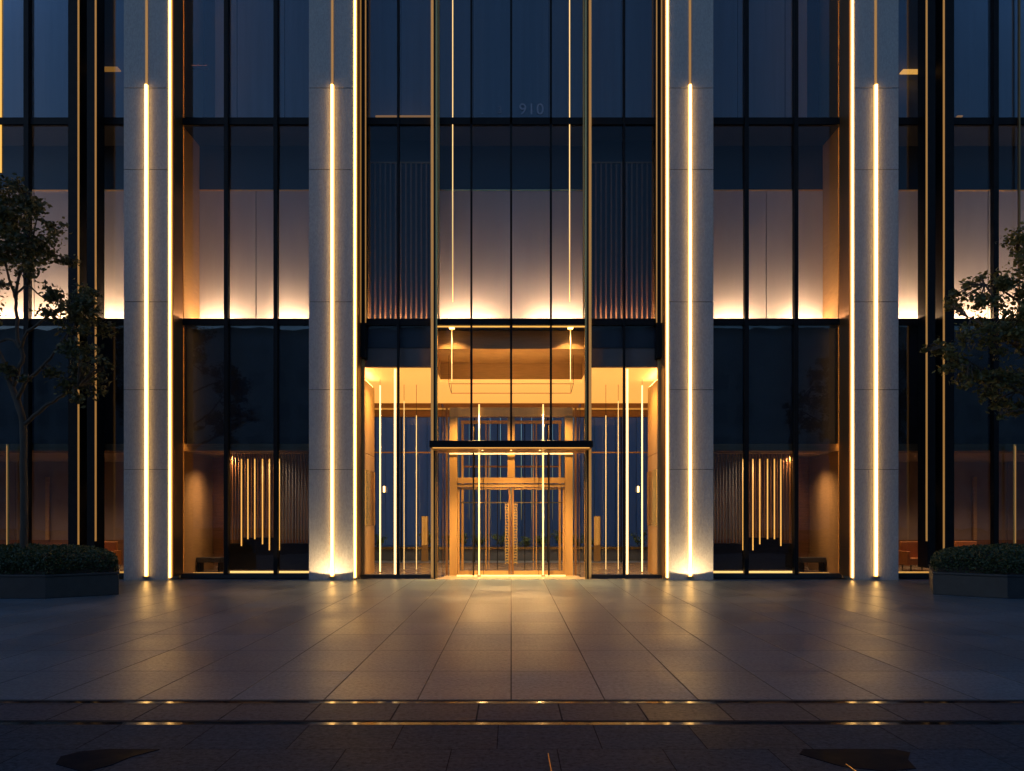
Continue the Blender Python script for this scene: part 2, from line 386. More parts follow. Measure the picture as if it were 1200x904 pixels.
UP_Y = 24.0                                          # plane of the uplit wall panels
UP_T = zz(224, UP_Y)
for s in (-1, 1):
    for tagname, a, b_ in (('side', SIDE0, SIDE1), ('outer', OUT0, OUT1)):
        # transoms / floor bands
        P('floor_band', black, s * a, s * b_, GY - 0.06, 25.2, BAND_Z0, BAND_Z1)
        P('floor_band', black, s * a, s * b_, GY - 0.06, 25.2, TR_Z0, TR_Z1)
        glass_pane('window', gl_out, s * a, s * b_, 0.13, BAND_Z0 - 0.002)
        glass_pane('window', gl_mid, s * a, s * b_, BAND_Z1 + 0.002, TR_Z0 - 0.002)
        glass_pane('window', gl_out, s * a, s * b_, TR_Z1 + 0.002, TOP)
        P('sill', planterm, s * a, s * b_, GY - 0.12, GY + 0.2, 0.0, 0.125)
        # dark spandrel box between lobby ceiling and first floor
        P('spandrel', navy, s * a, s * b_, GY + 0.35, GY + 0.45, zz(520, GY), BAND_Z0 - 0.002)
        P('lintel', wood_light, s * a, s * b_, GY + 0.10, GY + 0.34, zz(520, GY) - 0.19, zz(520, GY))
        # dark box above the uplit panels
        P('spandrel', navy_dark, s * a, s * b_, UP_Y + 0.02, UP_Y + 0.1, UP_T + 0.03, TR_Z0 - 0.002)
        P('trim', bronze_bright, s * a, s * b_, UP_Y - 0.03, UP_Y + 0.1, UP_T, UP_T + 0.028)
    # mullions of the side bay
    for u, w in ((334, 4.6), (276, 4.6)):
        x = s * ux(u, GY - .1)
        P('mullion', black, x - w * .0113, x + w * .0113, GY - 0.13, GY + 0.05, 0.1, TOP)
    # side wall of the side bay (bronze, visible in the glow)
    P('reveal', wood_light, s * 8.775, s * 8.86, 22.90, 25.2, 0.1, TOP)
    P('added_reveal_glow', emis('added_reveal_glow', (1.0, 0.42, 0.08), 14.0), s * 8.762, s * 8.774, 22.775, 22.785, 0.15, TOP - .1)  # added hidden strip that brightens the reveal, no real fitting
    # uplit wall panels, two visible per side bay plus a narrow one
    for x0_, x1_ in ((5.0, ux(299, UP_Y) - .012), (ux(299, UP_Y) + .012, 8.765)):
        P('wall_panel', fabric, s * x0_, s * x1_, UP_Y, UP_Y + 0.08, BAND_Z1 + 0.002, UP_T - 0.002)
    for ua, ub in ((238, 283), (315, 362)):
        P('cove_light', cove, s * ux(ua, UP_Y), s * ux(ub, UP_Y), UP_Y - 0.39, UP_Y - 0.34, BAND_Z1 + 0.01, BAND_Z1 + 0.07)
    # outer bay uplit panels
    for x0_, x1_ in ((9.9, 11.45), (11.48, 13.4), (13.43, 15.4), (15.43, 18.0)):
        P('wall_panel', fabric, s * x0_, s * x1_, UP_Y, UP_Y + 0.08, BAND_Z1 + 0.002, UP_T - 0.002)
    P('cove_light', cove, s * 10.2, s * 17.6, UP_Y - 0.39, UP_Y - 0.34, BAND_Z1 + 0.01, BAND_Z1 + 0.07)
    # blinds behind the second floor glass
    for x0_, x1_ in ((5.0, 6.28), (6.31, 7.6), (7.63, 8.22)):
        P('blind', blind, s * x0_, s * x1_, 23.7, 23.74, TR_Z1 + 0.002, TOP)
    P('blind', black, s * 8.24, s * 8.77, 24.3, 24.34, TR_Z1 + 0.002, TOP)  # black sheet put in for the dark gap beside the blinds
    for x0_, x1_ in ((9.9, 11.45), (11.48, 13.4), (13.43, 15.4), (15.43, 18.0)):
        P('blind', blind, s * x0_, s * x1_, 23.7, 23.74, TR_Z1 + 0.002, TOP)
    # outer bay fins and mullions
    for u, w, d in ((511.5, 0.24, 0.55), (490.5, 0.20, 0.55)):
        x = s * ux(u, 22.3)
        f = P('fin', black, x - w / 2, x + w / 2, GY - d, GY - 0.004, 0.3, TOP)
        P('brass_edge', faint_gold_glow, x + 0.5 * w if s < 0 else x - 0.5 * w, (x + 0.5 * w + 0.03) if s < 0 else (x - 0.5 * w - 0.03), GY - d + .01, GY - d + 0.05, 0.75 if u > 500 else 1.0, TOP, f)  # gold edge tone painted as faint emission
    x = s * ux(568, GY - .1)
    P('mullion', black, x - .065, x + .065, GY - 0.13, GY + 0.05, 0.1, TOP)
    x = s * 15.5
    P('mullion', black, x - .065, x + .065, GY - 0.13, GY + 0.05, 0.1, TOP)
P('light_strip', emis('led_yellow', (1.0, 0.5, 0.05), 0.95), -ux(602, 22.7), -ux(598.0, 22.7), 22.72, 22.745, zz(200, 22.6), TOP)
P('brass_edge', bronze, ux(595, 22.6), ux(597, 22.6), 22.6, 22.66, zz(380, 22.6), TOP)

# ---- ground floor rooms behind the side and outer bays
ROOMC = zz(520, GY) - 0.2
for s in (-1, 1):
    P('ceiling', plaster_dim, s * 5.0, s * 18, GY + 0.5, 27.6, ROOMC, ROOMC + 0.12)
    P('floor', lobbyfloor, s * 5.0, s * 18, GY + 0.2, 27.6, -0.05, 0.10)
    for x0_, x1_ in ((5.0, 6.9), (6.92, 9.4), (9.42, 11.6), (11.62, 13.6), (13.62, 15.8), (15.82, 18)):
        P('wall_panel', plaster_dim, s * x0_, s * x1_, 27.2, 27.3, 0.1, ROOMC)
    P('wainscot', wood, s * 5.0, s * 18, 27.14, 27.198, 0.1, 0.9)
    # tan portal post beside the outer column, with the dim recess next to it
    P('recess_panel', wood, s * ux(336, 25.2), s * ux(373, 25.2), 25.1, 25.2, 0.55, ROOMC)
    P('wall_glow_strip', wood_light, s * ux(545, 27.1), s * ux(541, 27.1), 27.05, 27.13, 0.9, 2.9)  # unlit oak strip, its colour stands for a faint orange glow
    P('floor_light', led_soft, s * 5.3, s * ux(331, 23.1), 23.0, 23.12, 0.10, 0.165)
    P('floor_light', led_gold, s * 10.1, s * 11.5, 23.0, 23.12, 0.10, 0.15)
    P('floor_light', led_gold, s * ux(372, 23.05), s * ux(338, 23.05), 23.0, 23.05, 0.10, 0.13)

# ---- centre bay
for xa, xb in ((-CB, CB),):
    P('floor_band', black, xa, xb, GY - 0.06, 25.2, BAND_Z0, BAND_Z1)
    P('floor_band', black, xa, xb, GY - 0.06, 25.2, TR_Z0, TR_Z1)
    glass_pane('window', gl_out, xa, xb, TR_Z1 + 0.002, TOP)
    glass_pane('window', gl_mid, xa, xb, BAND_Z1 + 0.002, TR_Z0 - 0.002)
FIN0, FIN1 = 1.965, 2.11
CAN_Z = zz(525, 21.9)
CAN_B = CAN_Z + 0.003
glass_pane('window', gl_clear, -FIN0, FIN0, CAN_B + 0.2, BAND_Z0 - 0.002)
for s in (-1, 1):
    glass_pane('window', gl_clear, s * FIN1, s * CB, 0.10, BAND_Z0 - 0.002)
    P('sill', planterm, s * FIN1, s * CB, GY - 0.12, GY + 0.2, 0.0, 0.095)
    f = P('fin', bronze_bright, s * FIN0, s * FIN1, 22.42, 22.9, 0.0, TOP)
    P('fin_edge', brass, s * (FIN0 - 0.002), s * (FIN0 - 0.02), 22.43, 22.6, 0.0, TOP, f)
    P('fin_edge', black, s * (FIN0 + 0.03), s * (FIN0 + 0.07), 22.38, 22.418, 0.0, TOP, f)
    P('brass_line', faint_gold_glow, s * (FIN1 - 0.07), s * (FIN1 - 0.01), 22.395, 22.418, 0.05, TOP, f)  # gold front line painted as faint emission
    P('brass_line', led_gold, s * (FIN1 + 0.003), s * (FIN1 + 0.018), 22.6, 22.7, 0.1, TOP, f)
    x = s * ux(132, GY)
    P('mullion', black, x - .028, x + .028, GY - 0.1, GY + 0.03, 0.09, TOP)
    # jamb frame beside the inner column with brass lines
    j = P('jamb', black, s * ux(169, GY), s * 3.99, GY - 0.30, GY + 0.12, BAND_Z0 - 0.9, TOP)
    P('brass_line', faint_gold_glow, s * ux(177, GY - .3), s * ux(175.6, GY - .3), GY - 0.335, GY - 0.303, BAND_Z0, TOP, j)  # gold jamb lines painted as faint emission
    P('brass_line', faint_gold_glow, s * ux(171, GY - .3), s * ux(169.8, GY - .3), GY - 0.335, GY - 0.303, BAND_Z0, TOP, j)
    P('jamb', bronze_bright, s * 3.90, s * 3.99, GY - 0.1, GY + 0.04, 0.09, BAND_Z0 - 0.92)
    # mullions above the canopy
    x = s * ux(46.5, GY)
    P('mullion', black, x - .028, x + .028, GY - 0.06, GY - 0.003, CAN_B + 0.17, TOP)
    # thin golden light lines on the glass
    x = s * ux(68.7, 22.65)
    P('light_line', led_thin, x - .011, x + .011, 22.70, 22.73, BAND_Z1 + 0.45, TOP)
    P('bronze_line', bronze_bright, s * ux(84, 22.7), s * ux(85.4, 22.7), 22.66, 22.72, BAND_Z1, TOP)
    # spandrel and pale fascia above the side glass of the lobby
    P('spandrel', navy, s * 2.12, s * 3.98, GY + 0.12, GY + 0.2, zz(408, 22.9), BAND_Z0 - 0.002)
    P('fascia', plaster_dim, s * 2.12, s * 4.5, GY + 0.15, GY + 0.32, 5.66, zz(408, 22.9) - 0.002)
    # first floor side panels with ribs
    P('curtain', navy_dark, s * 2.1, s * 4.0, 23.72, 23.76, BAND_Z1, TR_Z0)
    P('trim', bronze, s * 2.1, s * 4.0, 23.66, 23.71, zz(192, 23.7), zz(190.5, 23.7))
    for k in range(13):
        xr = s * (2.2 + k * 0.142)
        P('rib', ribm, xr - .02, xr + .02, 23.58, 23.71, BAND_Z1 + 0.05, zz(193, 23.7))
    P('cove_light', cove_rib, s * 2.15, s * 3.95, 23.38, 23.42, BAND_Z1 + 0.01, BAND_Z1 + 0.05)
    P('side_blade', wood_light, s * 3.93, s * 3.98, 22.9, 23.7, BAND_Z1, TR_Z0 - .2)
    # centre uplit panels
    P('wall_panel', fabric, s * 0.012, s * 2.10, UP_Y, UP_Y + 0.08, BAND_Z1 + 0.002, UP_T - 0.002)
    P('cove_light', cove, s * ux(20, UP_Y), s * ux(85, UP_Y), UP_Y - 0.39, UP_Y - 0.34, BAND_Z1 + 0.01, BAND_Z1 + 0.07)
    P('reveal', bronze, s * 2.12, s * 2.17, 22.92, 24.0, BAND_Z1 + 0.002, TR_Z0)
    for x0_, x1_ in ((0.012, 1.04), (1.06, 2.09), (2.11, 3.05), (3.07, 4.0)):
        P('blind', blind, s * x0_, s * x1_, 23.7, 23.74, TR_Z1 + 0.002, TOP)
P('mullion', black, -.028, .028, GY - 0.06, GY - 0.003, CAN_B + 0.17, TOP)
P('spandrel', navy_dark, -2.1, 2.1, UP_Y + 0.02, UP_Y + 0.1, UP_T + 0.03, TR_Z0 - 0.002)
P('trim', brass, -2.1, 2.1, UP_Y - 0.03, UP_Y + 0.1, UP_T, UP_T + 0.028)

# lettering on the second floor glass
def lettering(txt, px, py, h, m):
    cu = bpy.data.curves.new('lettering', 'FONT'); cu.body = txt; cu.size = h; cu.extrude = 0.004
    cu.align_x = 'LEFT'; cu.space_character = 1.1
    cu.materials.append(m)
    tmp = bpy.data.objects.new('tmp', cu); COL.objects.link(tmp); bpy.context.view_layer.update()
    me = bpy.data.meshes.new_from_object(tmp); bpy.data.objects.remove(tmp)
    o = bpy.data.objects.new('lettering', me); COL.objects.link(o); o.parent = B
    o.location = (ux(px - 599, GY), GY - 0.012 - 22.75, zz(py, GY)); o.rotation_euler = (R(90), 0, 0)
    return o
lm = mat('frosted_letter', (0.24, 0.26, 0.33), 0.6)
lettering('910', 608, 134.5, 0.42, lm)
lettering('3', 583, 133, 0.26, mat('frosted_letter_dim', (0.18, 0.2, 0.26), 0.6))
lettering('.', 564, 134, 0.26, lm)

# ---- the lobby behind the centre bay
LC = 5.66
P('floor', lobbyfloor, -5.0, 5.0, 22.32, 30.3, -0.05, 0.002)
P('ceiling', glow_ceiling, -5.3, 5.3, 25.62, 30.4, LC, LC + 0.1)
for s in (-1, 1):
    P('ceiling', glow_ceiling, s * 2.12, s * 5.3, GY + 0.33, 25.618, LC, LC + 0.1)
P('ceiling_beam', wood_light, -2.10, 2.10, 23.35, 25.6, zz(409, 23.35), BAND_Z0 - 0.01)
P('bulkhead', wood_light, -2.11, 2.11, 25.605, 25.7, LC + 0.102, zz(409, 23.35))
P('wall', blueback, -5.3, -5.2, 22.95, 30.4, 0, LC)
P('wall', blueback, 5.2, 5.3, 22.95, 30.4, 0, LC)
# rear glazing with header and transom
P('header', wood, -5.2, 5.2, 30.2, 30.4, zz(489, 30.3), LC - 0.004)
P('header_glow_band', faint_gold_glow, -5.15, 5.15, 30.14, 30.17, zz(481, 30.3), zz(479, 30.3))  # copper band, its tone painted as faint emission
rw = P('rear_window', gl_clear, -5.2, 5.2, 30.30, 30.315, 0.05, zz(489, 30.3))
P('transom', bronze_bright, -5.2, 5.2, 30.25, 30.29, zz(531.3, 30.3), zz(529.8, 30.3), rw)
P('transom', bronze, -5.2, 5.2, 30.25, 30.29, zz(669, 30.3) - .15, zz(669, 30.3) - .1, rw)
for x in (-3.9, -2.6, -1.3, 1.3, 2.6, 3.9):
    P('mullion', black, x - .025, x + .025, 30.24, 30.298, 0.02, zz(489, 30.3), rw)
for s in (-1, 1):
    # walnut side panels with a fluted metal inlay and an uplight on the top edge
    w = P('side_panel', bronze_bright, s * 4.05, s * 4.19, 22.92, 25.3, 0.0, 3.40)
    P('upper_panel', bronze_bright, s * 4.052, s * 4.19, 22.92, 25.3, 3.415, 5.44, w)
    mb = MB()
    for k in range(22):
        y = 23.0 + k * 0.103
        mb.prism([(s * 4.048, y), (s * 4.015, y + 0.03), (s * 4.015, y + 0.06), (s * 4.048, y + 0.09)], 1.38, 2.95)
    mb.build('fluted_inlay', brass, w)
    P('uplight', lobby_up, s * 4.08, s * 4.14, 23.1, 25.2, 5.445, 5.47, w)
    P('wall_lamp', led_core, s * ux(150, 30) , s * ux(148, 30), 30.0, 30.05, zz(577, 30), zz(570, 30))
    # bulkhead end cheeks
    P('cheek', wood_light, s * 2.112, s * 2.16, GY + 0.34, 25.6, LC + 0.102, BAND_Z0 - 0.004)
    # downlights in the beam
    P('downlight', led_core, s * ux(69.5, 23.0) - .07, s * ux(69.5, 23.0) + .07, 22.95, 23.09, BAND_Z0 - 0.03, BAND_Z0 - 0.004)
P('threshold_light', led_soft, -1.5, 1.5, 23.50, 23.56, 0.003, 0.03)
for s in (-1, 1):
    P('threshold_light', led_gold, s * 2.2, s * 3.85, 22.98, 23.06, 0.003, 0.03)

# lit ceiling panels of the offices above; bronze colour stands for one dim light
for px0, px1, py0, py1, m_ in ((1058, 1083, 83, 72, led_gold), (115, 138, 80, 74, faint_gold_glow), (224, 243, 78, 76.5, bronze), (440, 505, 137, 133.5, faint_gold_glow), (1122, 1128, 137, 132, faint_gold_glow)):
    P('ceiling_light', m_, ux(px0 - 599, 23.3), ux(px1 - 599, 23.3), 23.28, 23.5, zz(py0, 23.3), zz(py0, 23.3) + 0.03)
# inner portal of thin bronze frames, further inside the lobby
IY = 26.2
for s in (-1, 1):
    for u, w_ in ((57, .035), (29.5, .018), (16, .012), (26, .012)):
        P('inner_frame', bronze_bright if u > 20 else black, s * ux(u, IY) - w_, s * ux(u, IY) + w_, IY, IY + .06, 0.01, zz(497, IY))
P('inner_frame', bronze_bright, -ux(59, IY), ux(59, IY), IY - .01, IY + .07, zz(497, IY) + .002, zz(493, IY))
P('inner_frame', bronze, -ux(56, IY), ux(56, IY), IY + .015, IY + .05, zz(548, IY), zz(546, IY))
P('inner_frame', bronze, -ux(56, IY), ux(56, IY), IY + .015, IY + .05, zz(519, IY), zz(517.5, IY))
P('pendant_cluster', led_core, -.05, .05, 27.0, 27.1, zz(503, 27), zz(497, 27))
# ---- entrance portal with double doors
PY = 23.8
def pz(py): return zz(py, PY)
port = P('portal_frame', bronze_bright, -ux(72, PY), -ux(63, PY), PY - 0.08, PY + 0.16, 0.0, pz(489))
P('jamb', bronze_bright, ux(63, PY), ux(72, PY), PY - 0.08, PY + 0.16, 0.0, pz(489), port)
P('header', bronze_bright, -ux(72, PY), ux(72, PY), PY - 0.09, PY + 0.17, pz(489) + 0.002, pz(478), port)
P('crossbar', bronze_bright, -ux(62.8, PY), ux(62.8, PY), PY - 0.05, PY + 0.1, pz(566.5), pz(560), port)
P('crossbar', bronze_bright, -ux(62.8, PY), ux(62.8, PY), PY - 0.03, PY + 0.08, pz(571), pz(567.5), port)
P('light_bar', led_thin, -ux(72, PY), ux(72, PY), PY - 0.12, PY - 0.09, pz(533), pz(531.4), port)
P('centre_post', bronze_bright, -0.10, 0.10, PY - 0.04, PY + 0.1, pz(559.8), pz(489), port)
P('side_light', gl_clear, -ux(62.8, PY), ux(62.8, PY), PY + 0.02, PY + 0.03, pz(559.8), pz(489), port)
P('outer_trim', bronze, -ux(76.5, PY), -ux(74, PY), PY - 0.1, PY - 0.05, 0, pz(478), port)
P('outer_trim', bronze, ux(74, PY), ux(76.5, PY), PY - 0.1, PY - 0.05, 0, pz(478), port)
for s in (-1, 1):
    # brackets and glass edges
    for u, w_, m_ in ((43.5, .012, brass), (32, .006, black)):
        P('glazing_bar', m_, s * ux(u, PY) - w_, s * ux(u, PY) + w_, PY - 0.3, PY - 0.26, 0.02, pz(500 if u > 40 else 535), port)
    d = P('door', gl_clear, s * 0.06, s * ux(62.5, PY), PY + 0.025, PY + 0.037, 0.06, pz(572), B)
    P('stile', bronze, s * 0.012, s * 0.075, PY, PY + 0.06, 0.02, pz(571.6), d)
    P('stile', bronze_bright, s * ux(60.3, PY), s * ux(62.6, PY), PY, PY + 0.06, 0.02, pz(571.6), d)
    P('rail', bronze_bright, s * 0.077, s * ux(60.2, PY), PY + .002, PY + 0.058, 0.02, 0.13, d)
    P('rail', bronze_bright, s * 0.077, s * ux(60.2, PY), PY + .002, PY + 0.058, pz(574), pz(571.6), d)
    P('glazing_line', brass, s * 0.077, s * ux(60.2, PY), PY + .01, PY + 0.024, pz(589.8), pz(588.6), d)
    # pierced gold pull handle: two rails and many small rungs
    hx = s * 0.118
    mb = MB()
    mb.box(hx - .052, hx - .036, PY - .10, PY - .07, pz(661), pz(590))
    mb.box(hx + .036, hx + .052, PY - .10, PY - .07, pz(661), pz(590))
    n = 22
    for k in range(n):
        z = pz(661) + (pz(590) - pz(661)) * (k + .5) / n
        o_ = 0.012 * (1 if k % 2 else -1)
        mb.box(hx - .034, hx + .034, PY - .098, PY - .072, z - .012, z + .012)
        mb.box(hx + o_ - .012, hx + o_ + .012, PY - .104, PY - .09, z + .014, z + .032)
    for z in (pz(650), pz(600)):
        mb.box(hx - .012, hx + .012, PY - .07, PY + .0, z - .015, z + .015)
    mb.build('handle', mat('gold_handle', (0.85, 0.58, 0.2), 0.3, 0.85), d)
# side screens of the vestibule
for s in (-1, 1):
    P('vestibule_glass', gl_clear, s * ux(79, 23.4), s * ux(80, 23.4), 22.95, PY - 0.1, 0.02, pz(478))
    P('vestibule_post', black, s * ux(43.2, 23.4), s * ux(45.2, 23.4), 23.38, 23.42, 0.02, CAN_Z)

# canopy
can = P('canopy', black, -ux(96, 21.7), ux(96, 21.7), 21.7, 23.2, CAN_Z, CAN_Z + 0.17, B, 0.008)
P('soffit', bronze_bright, -ux(94, 21.7), ux(94, 21.7), 21.78, 23.15, CAN_Z - 0.03, CAN_Z - 0.002, can)
P('edge_light', led_gold, -2.0, 2.0, 21.74, 21.76, CAN_Z - 0.022, CAN_Z - 0.003, can)
for x in (-0.75, 0.0, 0.75):
    MB().cyl(x, 22.3, CAN_Z - 0.045, CAN_Z - 0.031, 0.022, 16).build('downlight', led_rod_core, can)  # fixtures added for the canopy spots

# roof, ends and back of the building
P('roof', stone_dark, -18.2, 18.2, 22.6, 31, TOP, TOP + 0.5)
for s in (-1, 1):
    P('end_wall', stone, s * 18.0, s * 18.3, 22.4, 31, 0, TOP)
    P('rear_wall', stone_dark, s * 5.3, s * 18, 27.6, 27.9, 0, TOP)
    P('party_wall', stone_dark, s * 5.31, s * 5.36, 23.0, 27.6, 0.1, BAND_Z0)
P('rear_wall', stone_dark, -5.3, 5.3, 30.41, 30.6, LC - 0.3, TOP)

# ------------------------------------------------------------------ lobby things
rods = [(153.5, 25.0, 452, 670, .020, led_rod_core, 'golden light rod nearest the walnut panel'),
        (136.0, 23.3, 412, 675, .030, led_rod_core, 'thick bright light rod just behind the front glass'),
        (125.5, 26.0, 470, 668, .010, led_thin, 'thin pale light rod hanging between two others'),
        (111.0, 26.0, 487, 668, .011, led_thin, 'thin light rod on a long black cord beside the fin')]
for s, side in ((-1, 'left'), (1, 'right')):
    for u, Y, yt, yb, r, m_, lab in rods:
        x = s * ux(u, Y)
        e = empty('light_rod', (x, Y, 0.005), lab + ', %s lobby side' % side, 'lamp', 'vertical light rods in the lobby')
        MB().cyl(x, Y, max(zz(yb, Y), .03), zz(yt, Y), r, 10).build('tube', m_, e)
        MB().cyl(x, Y, zz(yt, Y) + .001, LC - .002 if Y > 23.2 else LC, .006, 8).build('cord', black, e)
        MB().cyl(x, Y, 0.003, max(zz(yb, Y), .03) - .001, r * 1.8, 14).build('foot', brass, e)
for s, side in ((-1, 'left'), (1, 'right')):
    x = s * ux(37.5, 23.45)
    e = empty('light_rod', (x, 23.45, 0.005), 'tall square golden light post in front of the %s entrance door' % side, 'lamp', 'golden light posts at the doors')
    P('tube', led_soft, x - .018, x + .018, 23.43, 23.47, 0.03, zz(474, 23.45), e)
    P('foot', brass, x - .05, x + .05, 23.41, 23.49, 0.003, 0.029, e)
    x = s * ux(69.5, 23.15)
    e = empty('pendant_light', (x, 23.15, BAND_Z0 - .01), 'slim golden pendant line hanging above the canopy, %s of the centre' % side, 'lamp', 'pendant lines above the canopy')
    P('tube', led_soft, x - .010, x + .010, 23.14, 23.16, zz(447, 23.15), BAND_Z0 - 0.06, e)
    MB().cyl(x, 23.15, BAND_Z0 - .058, BAND_Z0 - .012, 0.06, 14).build('ceiling_cap', brass, e)
# hanging rectangular rail
rl = empty('ceiling_rail', (0, 24.9, LC), 'slim rectangular track rail hanging under the lobby ceiling above the doors', 'rail')
Yf, Yb = 24.3, 26.0
zr = zz(450, Yf)
mb = MB()
a, b_ = ux(73, Yf), ux(70, Yb)
zb_ = zz(461, Yb)
mb.tube([(-a, Yf, zr), (a, Yf, zr)], [.008, .008]); mb.tube([(-b_, Yb, zb_), (b_, Yb, zb_)], [.008, .008])
mb.tube([(-a, Yf, zr), (-b_, Yb, zb_)], [.008, .008]); mb.tube([(a, Yf, zr), (b_, Yb, zb_)], [.008, .008])
mb.build('track', black, rl)
for x, y, z in ((-b_, Yb, zb_), (b_, Yb, zb_)):
    MB().cyl(x, y, z, LC, .006).build('cable', black, rl)
for x, y, z in ((-a, Yf, zr), (a, Yf, zr)):
    MB().cyl(x, y, z, zz(409, 23.35), .006).build('cable', black, rl)

# slatted screens in the side bays
for s, side in ((-1, 'left'), (1, 'right')):
    Y = 23.9
    e = empty('slatted_screen', (s * ux(283, Y), Y, 0.1), 'bronze slatted screen with glowing golden rods on a black plinth, behind the %s side window' % side, 'screen', 'slatted screens behind the side bays')
    P('plinth', black, s * 5.4, s * ux(330, Y), Y - .15, Y + .35, 0.16, zz(637, Y), e)
    P('plinth_step', black, s * ux(272, Y), s * ux(312, Y), Y - .18, Y - .151, 0.3, zz(630, Y), e)
    P('rail', bronze, s * 5.4, s * ux(331, Y), Y - .03, Y + .03, zz(524, Y), zz(521, Y), e)
    for u in [330 - 3.7 * q for q in range(28)]:
        x = s * ux(u, Y)
        P('slat', blind if u < 275 else bronze, x - .012, x + .012, Y - .03, Y + .03, zz(636.5, Y), zz(524.5, Y), e)
    for u in [330 - 7.4 * q for q in range(14)]:
        x = s * ux(u, Y)
        P('slat_glow_cap', faint_gold_glow, x - .02, x + .02, Y - .05, Y - .031, zz(529, Y), zz(521.5, Y), e)  # lit slat tops painted as faintly glowing caps
    for u, yb in ((313.5, 640), (306, 632), (298, 632), (289, 638), (281, 645), (269.5, 645)):
        x = s * ux(u, Y)
        P('light_strip', led_rod, x - .014, x + .014, Y - .205, Y - .185, zz(yb, Y - .2), zz(538, Y - .2), e)
    x = s * ux(328.5, Y)
    P('light_strip', led_gold, x - .014, x + .014, Y - .205, Y - .185, zz(640, Y), zz(522, Y), e)

# seats seen through the glass
def chair(x, Y, m, lab, w=0.62):
    e = empty('lounge_chair', (x, Y, 0.1), lab, 'armchair', 'lounge chairs in the ground floor rooms')
    P('seat', m, x - w / 2, x + w / 2, Y - .3, Y + .3, 0.28, 0.46, e, 0.02)
    P('backrest', m, x - w / 2, x + w / 2, Y + .302, Y + .42, 0.28, 0.92, e, 0.02)
    for q in (-1, 1):
        P('armrest', m, x + q * (w / 2 + .002), x + q * (w / 2 + .09), Y - .3, Y + .42, 0.26, 0.66, e, 0.015)
    for qx in (-1, 1):
        for qy in (-1, 1):
            P('leg', black, x + qx * (w / 2 - .03) - .015, x + qx * (w / 2 - .03) + .015, Y + qy * .26 - .015, Y + qy * .26 + .015, 0.10, 0.279, e)
chair(ux(1074 - 599, 24.3), 24.3, orange_uph, 'orange armchair behind the window right of the rightmost column')
chair(ux(1139 - 599, 24.6), 24.6, orange_uph, 'orange armchair half hidden behind the right planter hedge')
chair(ux(118 - 599, 24.3), 24.3, orange_uph, 'orange armchair behind the window beside the left planter')
def bench(x, Y, lab):
    e = empty('bench', (x, Y, 0.1), lab, 'bench', 'low benches in the recesses')
    P('seat', dark_uph, x - .34, x + .34, Y - .2, Y + .2, 0.36, 0.5, e, 0.02)
    for q in (-1, 1): P('leg', black, x + q * .28 - .02, x + q * .28 + .02, Y - .18, Y + .18, 0.10, 0.359, e)
bench(ux(247 - 599, 23.9), 23.9, 'small dark upholstered bench inside the recess left of the left slatted screen')
bench(ux(599 - 247, 23.9), 23.9, 'small dark upholstered bench inside the recess right of the right slatted screen')

# golden poles at the picture's edges
for s, side in ((-1, 'left'), (1, 'right')):
    x = s * ux(590, 22.5)
    e = empty('light_pole', (x, 22.5, 0), 'slim golden pole in front of the outermost %s window, behind the planter' % side, 'pole', 'golden poles at the outer windows')
    MB().cyl(x, 22.5, 0.05, zz(521, 22.5), .035, 12).build('pole', bronze_bright, e)
    P('light_strip', faint_gold_glow, x - .012, x + .012, 22.455, 22.464, .1, zz(523, 22.5), e)
    MB().cyl(x, 22.5, 0.0, 0.049, .09, 16).build('base_plate', black, e)

# ------------------------------------------------------------------ courtyard behind the lobby
sheet('courtyard_paving', mat('court_stone', (0.22, 0.21, 0.21), 0.4, 0, 0.15, 2), -16, 16, 30.65, 50, -0.01)
cw = empty('courtyard_wall', (0, 49.0, 0), 'blue grey ribbed courtyard wall seen through the lobby', 'wall')
mb = MB()
for k in range(54):
    x = -16.2 + k * 0.6
    mb.box(x, x + .57, 49.0 - (0.06 if k % 2 else 0), 49.3, 0, 10.0)
mb.build('ribbed_face', blueback, cw)
P('coping', stone, -16.3, 16.3, 48.85, 49.4, 10.0, 10.1, cw)
lw = empty('planter_wall', (0, 32.3, 0), 'long low pale planter wall in the courtyard behind the doors', 'planter')
P('trough', mat('court_planter', (0.12, 0.13, 0.17), 0.6, 0, 0.15, 3), -6, 6, 32.0, 32.7, 0.0, zz(643, 32), lw)
P('coping', brass, -6, 6, 31.97, 31.999, zz(643, 32) - .03, zz(641, 32), lw)
P('soil', soil, -5.9, 5.9, 32.05, 32.65, zz(643, 32) + .001, zz(643, 32) + .02, lw)

def leaf_quad(mb, c, size, spread=1.0, elong=1.7):
    d = Vector((random.gauss(0, 1), random.gauss(0, 1), random.gauss(0, .7))).normalized()
    w = d.cross(Vector((random.gauss(0, 1), random.gauss(0, 1), random.gauss(0, 1)))).normalized()
    n = d.cross(w)
    l = size * elong * .5
    p = Vector(c)
    mb.quad(tuple(p - d * l), tuple(p + w * size * .5 + n * size * .12), tuple(p + d * l), tuple(p - w * size * .5 + n * size * .12))

